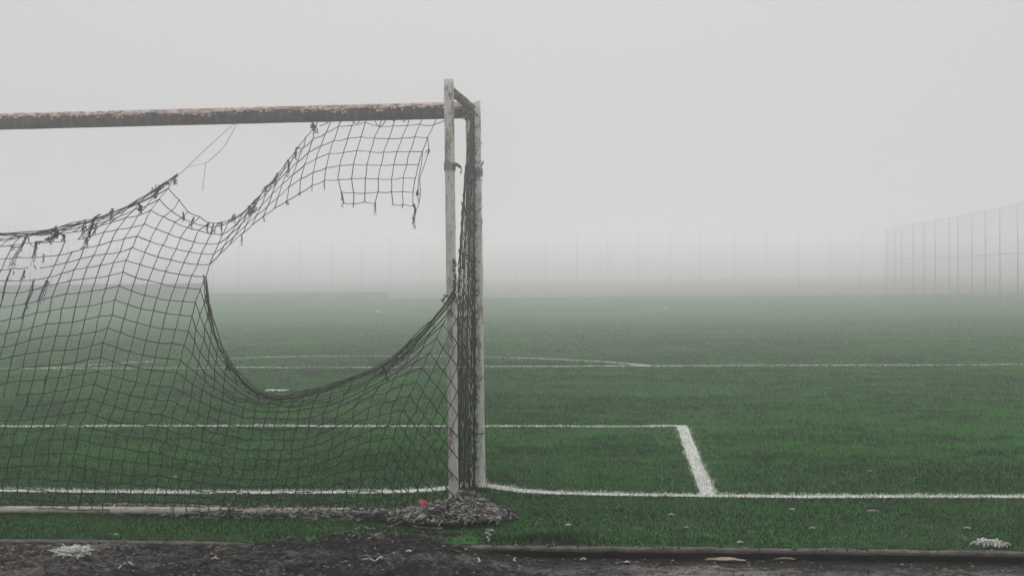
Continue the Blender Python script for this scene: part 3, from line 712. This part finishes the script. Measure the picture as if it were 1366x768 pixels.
for k in range(600):
    x_ = rng.uniform(b0[0], b1[0]+.38); yc = np.interp(x_, [b0[0], b0[0]+.5, b1[0], b1[0]+.4], [b0[1]-.02, YR+.06, YR-.03, YR-.06])
    hw = strip_half(x_); y_ = yc+rng.normal(0, hw*.75); pts = []; ang = rng.choice([0, math.pi])+rng.normal(0, .6)
    for s in range(rng.integers(5, 12)):
        if x_ < b0[0]-.01: break
        dd = abs(y_-yc)/(hw*1.6)
        over = .05*math.exp(-((y_-(YR-.03))/.035)**2) if (x_ > b0[0]+.6 and k % 3 == 0) else 0
        pts.append((x_, y_, .012+max(over, .035*max(0, 1-dd*dd))*rng.uniform(.6, 1.05)+.006*math.sin(s*1.9+k)))
        ang += rng.normal(0, .5); x_ += .02*math.cos(ang); y_ += .02*math.sin(ang)*.8
    if len(pts) > 3: strip.tube(smooth(pts, 3), .0032*rng.uniform(.75, 1.25), 5)
# loose pale ends in front of the bar
for pix in ([(440,712),(455,710),(468,707),(480,703)], [(468,716),(475,712),(481,714),(478,719)], [(490,718),(505,712),(520,704)], [(545,698),(560,703),(590,704)], [(480,700),(495,705),(515,703),(530,698)]):
    strip.tube(smooth([onZ(x_, y_, .012+.008*rng.uniform()) for x_, y_ in pix], 5), .0036, 5)
strip.build('collapsed_netting', M_pale, net)

# ------------------------------------------------------------------ tape on the posts
def tape(xp, yp, rp, Y, zc_, hgt, flap, label):
    t = thing('torn_tape', (xp, Y, zc_), label, 'tape', None); b = MB()
    a = np.linspace(0, 2*math.pi, 40); V = []
    for i, aa in enumerate(a[:-1]):
        for kk, zz in enumerate((-.5, -.15, .2, .5)):
            rr = rp+.003+.003*rng.uniform()
            V.append((xp+rr*math.cos(aa), Y+rr*math.sin(aa), zc_+zz*hgt+rng.normal(0, .006)))
    m = 39
    b.add(V, [(i*4+k, ((i+1) % m)*4+k, ((i+1) % m)*4+k+1, i*4+k+1) for i in range(m) for k in range(3)])
    b.build('wrap', M_tape, t)
    fb = MB(); ns = 9; V = []
    fl_ = smooth(flap, 4)
    for i, p in enumerate(fl_):
        wv = hgt*.55*(1-.5*i/len(fl_))*rng.uniform(.75, 1.2)
        V += [p+np.array([0, rng.normal(0,.004), wv/2]), p+np.array([0, .008+rng.normal(0,.004), -wv/2])]
    fb.add(V, [(2*i, 2*i+2, 2*i+3, 2*i+1) for i in range(len(fl_)-1)])
    o = fb.build('loose_end', M_tape, t); s = o.modifiers.new('thickness', 'SOLIDIFY'); s.thickness = .002
M_tape = mat('weathered_tape', rough=.7, build=lambda nt, b: L(nt, ramp(nt, noise(nt, coords(nt), 45, 6, .7), [(.36, (.04,.036,.033)), (.5, (.2,.19,.18)), (.66, (.48,.46,.44))]), b.inputs['Base Color']))
z1 = float(onY(603, 222, YR)[2])
tape(XA, 0, .0295, YR, z1, .045, [onY(p[0], p[1], YR-.03) for p in [(607,219),(612,221),(616,225),(614,231)]], 'grey torn tape wrapped round the thin rear post with a loose end')
z2 = float(onY(638, 230, YG)[2])
tape(XP, 0, .050, YG, z2, .05, [onY(p[0], p[1], YG-.06) for p in [(636,238),(638,229),(642,221),(645,215)]], 'frayed grey tape stuck slantwise on the thick goal post')

# ------------------------------------------------------------------ litter
def crumple(name, pix, lenm, widm, hm, m, label, cat, group=None, ang=0., seed=0, z=0.0, shape='sheet'):
    r2 = np.random.default_rng(seed+100)
    c = onZ(pix[0], pix[1], z); c[2] = z
    nx_, ny_ = 9, 4; V = []
    for i in range(nx_):
        for j in range(ny_):
            s = i/(nx_-1)*2-1; t_ = j/(ny_-1)*2-1
            ww = widm*(1-.55*abs(s)**2)*(1+.5*r2.normal()*.3)
            px_, py_ = s*lenm/2+r2.normal()*.08*lenm/3, t_*ww/2
            V.append((c[0]+px_*math.cos(ang)-py_*math.sin(ang), c[1]+px_*math.sin(ang)+py_*math.cos(ang), c[2]+hm*(.35+.65*r2.uniform())*(1-.6*abs(s))))
    b = MB().add(V, [(i*ny_+j, (i+1)*ny_+j, (i+1)*ny_+j+1, i*ny_+j+1) for i in range(nx_-1) for j in range(ny_-1)])
    o = b.build(name, m, None, False, loc=tuple(c)); s = o.modifiers.new('thickness', 'SOLIDIFY'); s.thickness = .004
    return tag(o, label, cat, group)
GS = 'pale scraps scattered over the turf'
for i, (pix, l_, w_, an, lab) in enumerate([
  ((886,505), .10, .05, 0, 'white scrap on the turf just in front of the penalty area line'),
  ((1057,679), .05, .05, .2, 'small bright scrap on the turf below the goal line, right of the side line'),
  ((1164,681), .11, .025, .1, 'long thin pale wisp on the turf midway along the right goal line'),
  ((1083,704), .05, .035, -.1, 'cream scrap lying in the grass below the small bright scrap'),
  ((895,686), .06, .03, .0, 'thin white scrap below the goal area corner'),
  ((758,700), .055, .05, .5, 'white scrap in the grass nearest the dark tuft and net heap'),
  ((987,723), .055, .05, .5, 'white V shaped scrap standing in the grass close to the kerb'),
  ((915,703), .045, .03, -.1, 'beige leaf scrap between the thin white scrap and the kerb'),
  ((1290,704), .06, .03, -.05, 'flat pale scrap in the grass towards the right end of the kerb'),
  ((154,713), .05, .03, -.1, 'white scrap in the grass strip between ground bar and mud'),
  ((233,636), .05, .05, .3, 'white scrap like a flower on the turf behind the left netting'),
  ((557,583), .05, .03, .1, 'pale scrap on the turf seen through the netting near the rear post'),
  ((1161,628), .05, .03, .2, 'tiny pale scrap alone on the turf beyond the right goal line')]):
    crumple('paper_scrap', pix, l_*.7, w_*.55, .010, M_white, lab, 'litter', GS, an, i, .012)
def mud_at(x_, y_):
    p = onZ(x_, y_, -.02); return float(mud_z(np.array([p[0]]), np.array([p[1]]))[0])
def string(pix, r, label, z=None, m=M_white):
    zz = [(mud_at(*p)+.008 if z is None else z) for p in pix]
    P = smooth([onZ(p[0], p[1], q)+np.array([0,0,.004*rng.uniform()]) for p, q in zip(pix, zz)], 5)
    c = P[0].copy(); b = MB().tube(P, r, 5, True)
    tag(b.build('cord_scrap', m, None, True, loc=tuple(c)), label, 'cord', 'loose white cords on the ground')
string([(648,706),(659,707),(647,710),(655,713),(649,716),(653,719),(651,722)], .0026, 'white zigzag cord end in the grass below the net heap', .025)
string([(483,746),(493,745),(500,748),(508,742),(509,746)], .0038, 'white bent cord lying on the mud under the net tail')
string([(158,758),(163,753),(169,750),(174,751),(177,753)], .0038, 'short white cord on the mud right of the frayed tuft')
string([(638,744),(640,748),(638,750)], .005, 'tiny white cord stub on the mud below the rear post')
string([(687,744),(685,747),(688,749)], .005, 'tiny white cord stub on the mud below the thick goal post')
# white frayed tuft on the mud
c = onZ(97, 745, -.01); b = MB()
for k in range(120):
    a = rng.normal(.35, .55)+(math.pi if rng.uniform() < .4 else 0); l_ = rng.uniform(.03, .08)
    s0 = np.array([c[0]+rng.normal(0, .022), c[1]+rng.normal(0, .018), mud_at(97, 745)+.008+rng.uniform(0, .038)])
    b.tube(smooth([s0, s0+np.array([math.cos(a)*l_*.5, math.sin(a)*l_*.5, .012]), s0+np.array([math.cos(a)*l_, math.sin(a)*l_+.004, rng.uniform(.0, .03)])], 3), .0034, 4)
tag(b.build('frayed_cord', M_bright, None, True, loc=tuple(c)), 'white frayed tuft of cord lying on the mud at the left', 'cord', 'loose white cords on the ground')
c = onZ(1322, 728, .01); b = MB()
for k in range(60):
    s0 = np.array([c[0]+rng.normal(0, .038), c[1]+rng.normal(0, .012), .01+rng.uniform(0, .025)]); a = rng.uniform(0, 6.28); l_ = rng.uniform(.02, .05)
    b.tube(smooth([s0, s0+np.array([math.cos(a)*l_*.5, math.sin(a)*l_*.3, .012]), s0+np.array([math.cos(a)*l_, math.sin(a)*l_*.5, .0])], 3), .0035, 4)
tag(b.build('frayed_cord', M_bright, None, True, loc=tuple(c)), 'white matted fibre clump in the grass against the right end of the kerb', 'cord', 'loose white cords on the ground')
crumple('wood_splinter', (968,747), .20, .035, .018, M_pink, 'pinkish splintered piece of wood on the mud below the kerb', 'wood', None, -.05, 77, mud_at(968, 747)+.006)
crumple('wood_splinter', (1048,745), .10, .02, .012, M_pink, 'small pinkish wood splinter on the mud right of the larger piece', 'wood', None, .03, 78, mud_at(1048, 745)+.006)
for i, (pix, lab) in enumerate([((545,735), 'pair of cream chips on the mud below the net heap tail'), ((286,745), 'white chips on the mud under the middle of the ground bar'), ((778,746), 'pale chip on the mud just below the kerb by the dark tuft'), ((837,750), 'white chip on the mud left of the large splinter')]):
    crumple('stone_chip', pix, .032, .024, .014, M_bone, lab, 'chip', 'pale chips on the mud', .1*i, 200+i, mud_at(*pix)+.004)
# red plastic
pr = onZ(575, 676, .05); rb = MB(); V = []
for i, (x_, y_) in enumerate([(558,668),(566,668),(572,674),(580,677),(588,678),(588,681),(578,681),(570,681),(562,676)]):
    p = onY(x_, y_, YR-.10-.012*(i % 3)); V.append(p)
V = np.array(V); V2 = V+np.array([0,.018,.006]); n = len(V)
rb.add(np.concatenate([V, V2]), [tuple(range(n)), tuple(range(2*n-1, n-1, -1))]+[(i, n+i, n+(i+1) % n, (i+1) % n) for i in range(n)])
tag(rb.build('red_scrap', M_red, None, False, loc=tuple(pr)), 'crumpled red plastic scrap caught in the net at the rear post', 'litter')

# ------------------------------------------------------------------ fences, low walls, hedge
def at_depth(x, Z, z=0.0):                # ground spot at a column of the photo and a depth
    v = ray(x, 350.); return np.array([v[0]/v[1]*Z, Z, z])
def fence(name, label, nodes, pr=.022, rr_=.010):
    """nodes: list of (x, y, height) of the posts"""
    t = thing(name, (nodes[0][0], nodes[0][1], -.1), label, 'fence', 'tall wire fences round the pitch')
    top = MB(); mid = MB(); wire = MB()
    for (x_, y_, h_) in nodes:
        MB().tube([(x_, y_, -.1), (x_, y_, h_/2), (x_, y_, h_)], pr, 8, True).build('post', M_fence, t)
    for (a, b_) in zip(nodes[:-1], nodes[1:]):
        for fr, mb, rr in ((1., top, rr_), (.5, mid, rr_*1.2)):
            mb.tube([(a[0], a[1]-.04, a[2]*fr-.02), (b_[0], b_[1]-.04, b_[2]*fr-.02)], rr, 6)
        ln = math.hypot(b_[0]-a[0], b_[1]-a[1]); k = max(2, int(ln/(.12 if pr > .021 else .16)))
        for i in range(k):
            s = (i+.5)/k; x_, y_, h_ = [a[q]+(b_[q]-a[q])*s for q in range(3)]
            wire.tube([(x_, y_, .05), (x_, y_, h_)], .0035, 3)
        for zf in np.linspace(.04, .97, 16):
            wire.tube([(a[0], a[1], a[2]*zf), (b_[0], b_[1], b_[2]*zf)], .003, 3)
    top.build('top_rail', M_fence, t); mid.build('middle_rail', M_fence, t); wire.build('wire_mesh', M_fence, t)
def nodes_px(lst): return [(*at_depth(x, Z)[:2], H) for x, Z, H in lst]
RX = [1183,1193.6,1203,1218,1233,1247.5,1266.5,1278,1296.5,1314.7,1334,1357.7,1384,1415,1450]
zs = np.interp(RX, [1183,1357.7,1450], [66,45.5,37.5]); zs = 1/np.interp(RX, [1183,1357.7,1450], [1/66,1/45.5,1/38.5])
fence('mesh_fence', 'tall wire mesh fence receding along the right side of the pitch', nodes_px([(x, z, float(np.interp(x, [1183,1357,1450], [3.09,3.41,3.5]))) for x, z in zip(RX, zs)]))
BX = [318,359.5,401,442,482,522,563,604,645,687,728,769,811,852,894,935,980,1022,1066,1107,1149,1181]
fence('mesh_fence', 'tall wire mesh fence across the far end, faint in the fog', nodes_px([(x, float(np.interp(x, [318,1183], [66.3,66.2])), float(np.interp(x, [318,1183], [2.94,3.08]))) for x in BX]), .014, .005)
LX = [-60,-22,13,40,68,91,115,134,157,189,221,252,284]
fence('mesh_fence', 'tall wire mesh fence slanting away at the far left behind the low wall', nodes_px([(x, float(1/np.interp(x, [-60,13,134,284], [1/46,1/51.5,1/64,1/70])), float(np.interp(x, [-60,13,134,284], [3.36,3.36,3.2,3.02]))) for x in LX]), .018, .007)
def low_wall(xa, xb, Z, H, D, label):
    a, b_ = at_depth(xa, Z), at_depth(xb, Z+.3); m = MB()
    k = 14; V = []
    for i in range(k+1):
        x_ = a[0]+(b_[0]-a[0])*i/k; y_ = a[1]+(b_[1]-a[1])*i/k
        V += [(x_, y_, -.1), (x_, y_, H-.03), (x_+.0, y_+.03, H), (x_, y_+D-.03, H), (x_, y_+D, H-.03), (x_, y_+D, -.1)]
    f = [(i*6+j, (i+1)*6+j, (i+1)*6+j+1, i*6+j+1) for i in range(k) for j in range(5)] + [tuple(range(6)), tuple(k*6+j for j in range(5, -1, -1))]
    m.add(V, f); o = m.build('low_wall', M_wall, None, False, loc=(a[0], a[1], -.1)); tag(o, label, 'wall', 'low concrete walls in the fog')
low_wall(-50, 262, 48.2, .88, .5, 'taller low concrete wall in the fog at the left behind the net')
low_wall(276, 514, 58.0, .29, .5, 'lower concrete kerb wall in the fog seen through the big hole')
# ------------------------------------------------------------------ haze
DENS, ANI = .0222, .92
hz = MB().box(-134, 134, -134, 134, -1.2, 3.9).build('haze', None, None, False); tag(hz, kind='stuff')
hm = bpy.data.materials.new('haze'); hm.use_nodes = True; nt = hm.node_tree; nt.nodes.clear()
ou = N(nt, 'ShaderNodeOutputMaterial'); pv = N(nt, 'ShaderNodeVolumePrincipled')
pv.inputs['Color'].default_value = (.994,.979,1,1); pv.inputs['Density'].default_value = DENS; pv.inputs['Anisotropy'].default_value = ANI
L(nt, pv.outputs['Volume'], ou.inputs['Volume']); hz.data.materials.append(hm)

# ------------------------------------------------------------------ light
SUN_EL, SUN_E, SUN_A, SKY_K, SKY_G = 40, 1.16, 110, 4.7, 1.8
W_ = bpy.data.worlds.new('World'); sc.world = W_; W_.use_nodes = True; nt = W_.node_tree
bg = nt.nodes['Background']; sky = N(nt, 'ShaderNodeTexSky', sky_type='NISHITA'); sky.sun_disc = False
SE, SA = math.radians(SUN_EL), math.radians(-4)      # elevation; azimuth clockwise from +Y
sky.sun_elevation = SE; sky.sun_rotation = SA; sky.dust_density = 6; sky.air_density = 1.5
hs = N(nt, 'ShaderNodeHueSaturation'); hs.inputs['Saturation'].default_value = .04; hs.inputs['Value'].default_value = .7
L(nt, sky.outputs['Color'], hs.inputs['Color'])
# overcast sky after the CIE: three times as bright overhead as at the horizon
tc = N(nt, 'ShaderNodeTexCoord'); sx = N(nt, 'ShaderNodeSeparateXYZ'); L(nt, tc.outputs['Generated'], sx.inputs[0])
mr = N(nt, 'ShaderNodeMapRange'); L(nt, sx.outputs['Z'], mr.inputs['Value'])
mr.inputs['From Min'].default_value = 0; mr.inputs['From Max'].default_value = 1; mr.inputs['To Min'].default_value = SKY_K; mr.inputs['To Max'].default_value = SKY_K*SKY_G
cb_ = N(nt, 'ShaderNodeCombineXYZ')
for i in range(3): L(nt, mr.outputs[0], cb_.inputs[i])
L(nt, mix(nt, .95, hs.outputs['Color'], cb_.outputs[0]), bg.inputs['Color'])
bg.inputs['Strength'].default_value = .10
sl = bpy.data.lights.new('sun', 'SUN'); sl.energy = SUN_E; sl.angle = math.radians(SUN_A); sl.color = (1,.98,.95)
so = bpy.data.objects.new('sun', sl); COL.objects.link(so)
dv = Vector((math.sin(SA)*math.cos(SE), math.cos(SA)*math.cos(SE), math.sin(SE)))
so.rotation_euler = dv.to_track_quat('Z', 'Y').to_euler(); so.location = (0,0,30)

sc.view_settings.view_transform = 'Standard'; sc.view_settings.look = 'None'
sc.view_settings.exposure = 0; sc.view_settings.gamma = 1
sc.render.engine = 'CYCLES'
sc.cycles.use_denoising = True
try: sc.cycles.denoiser = 'OPENIMAGEDENOISE'
except Exception: pass
sc.cycles.max_bounces = 16; sc.cycles.diffuse_bounces = 3; sc.cycles.volume_bounces = 12
sc.cycles.transparent_max_bounces = 8
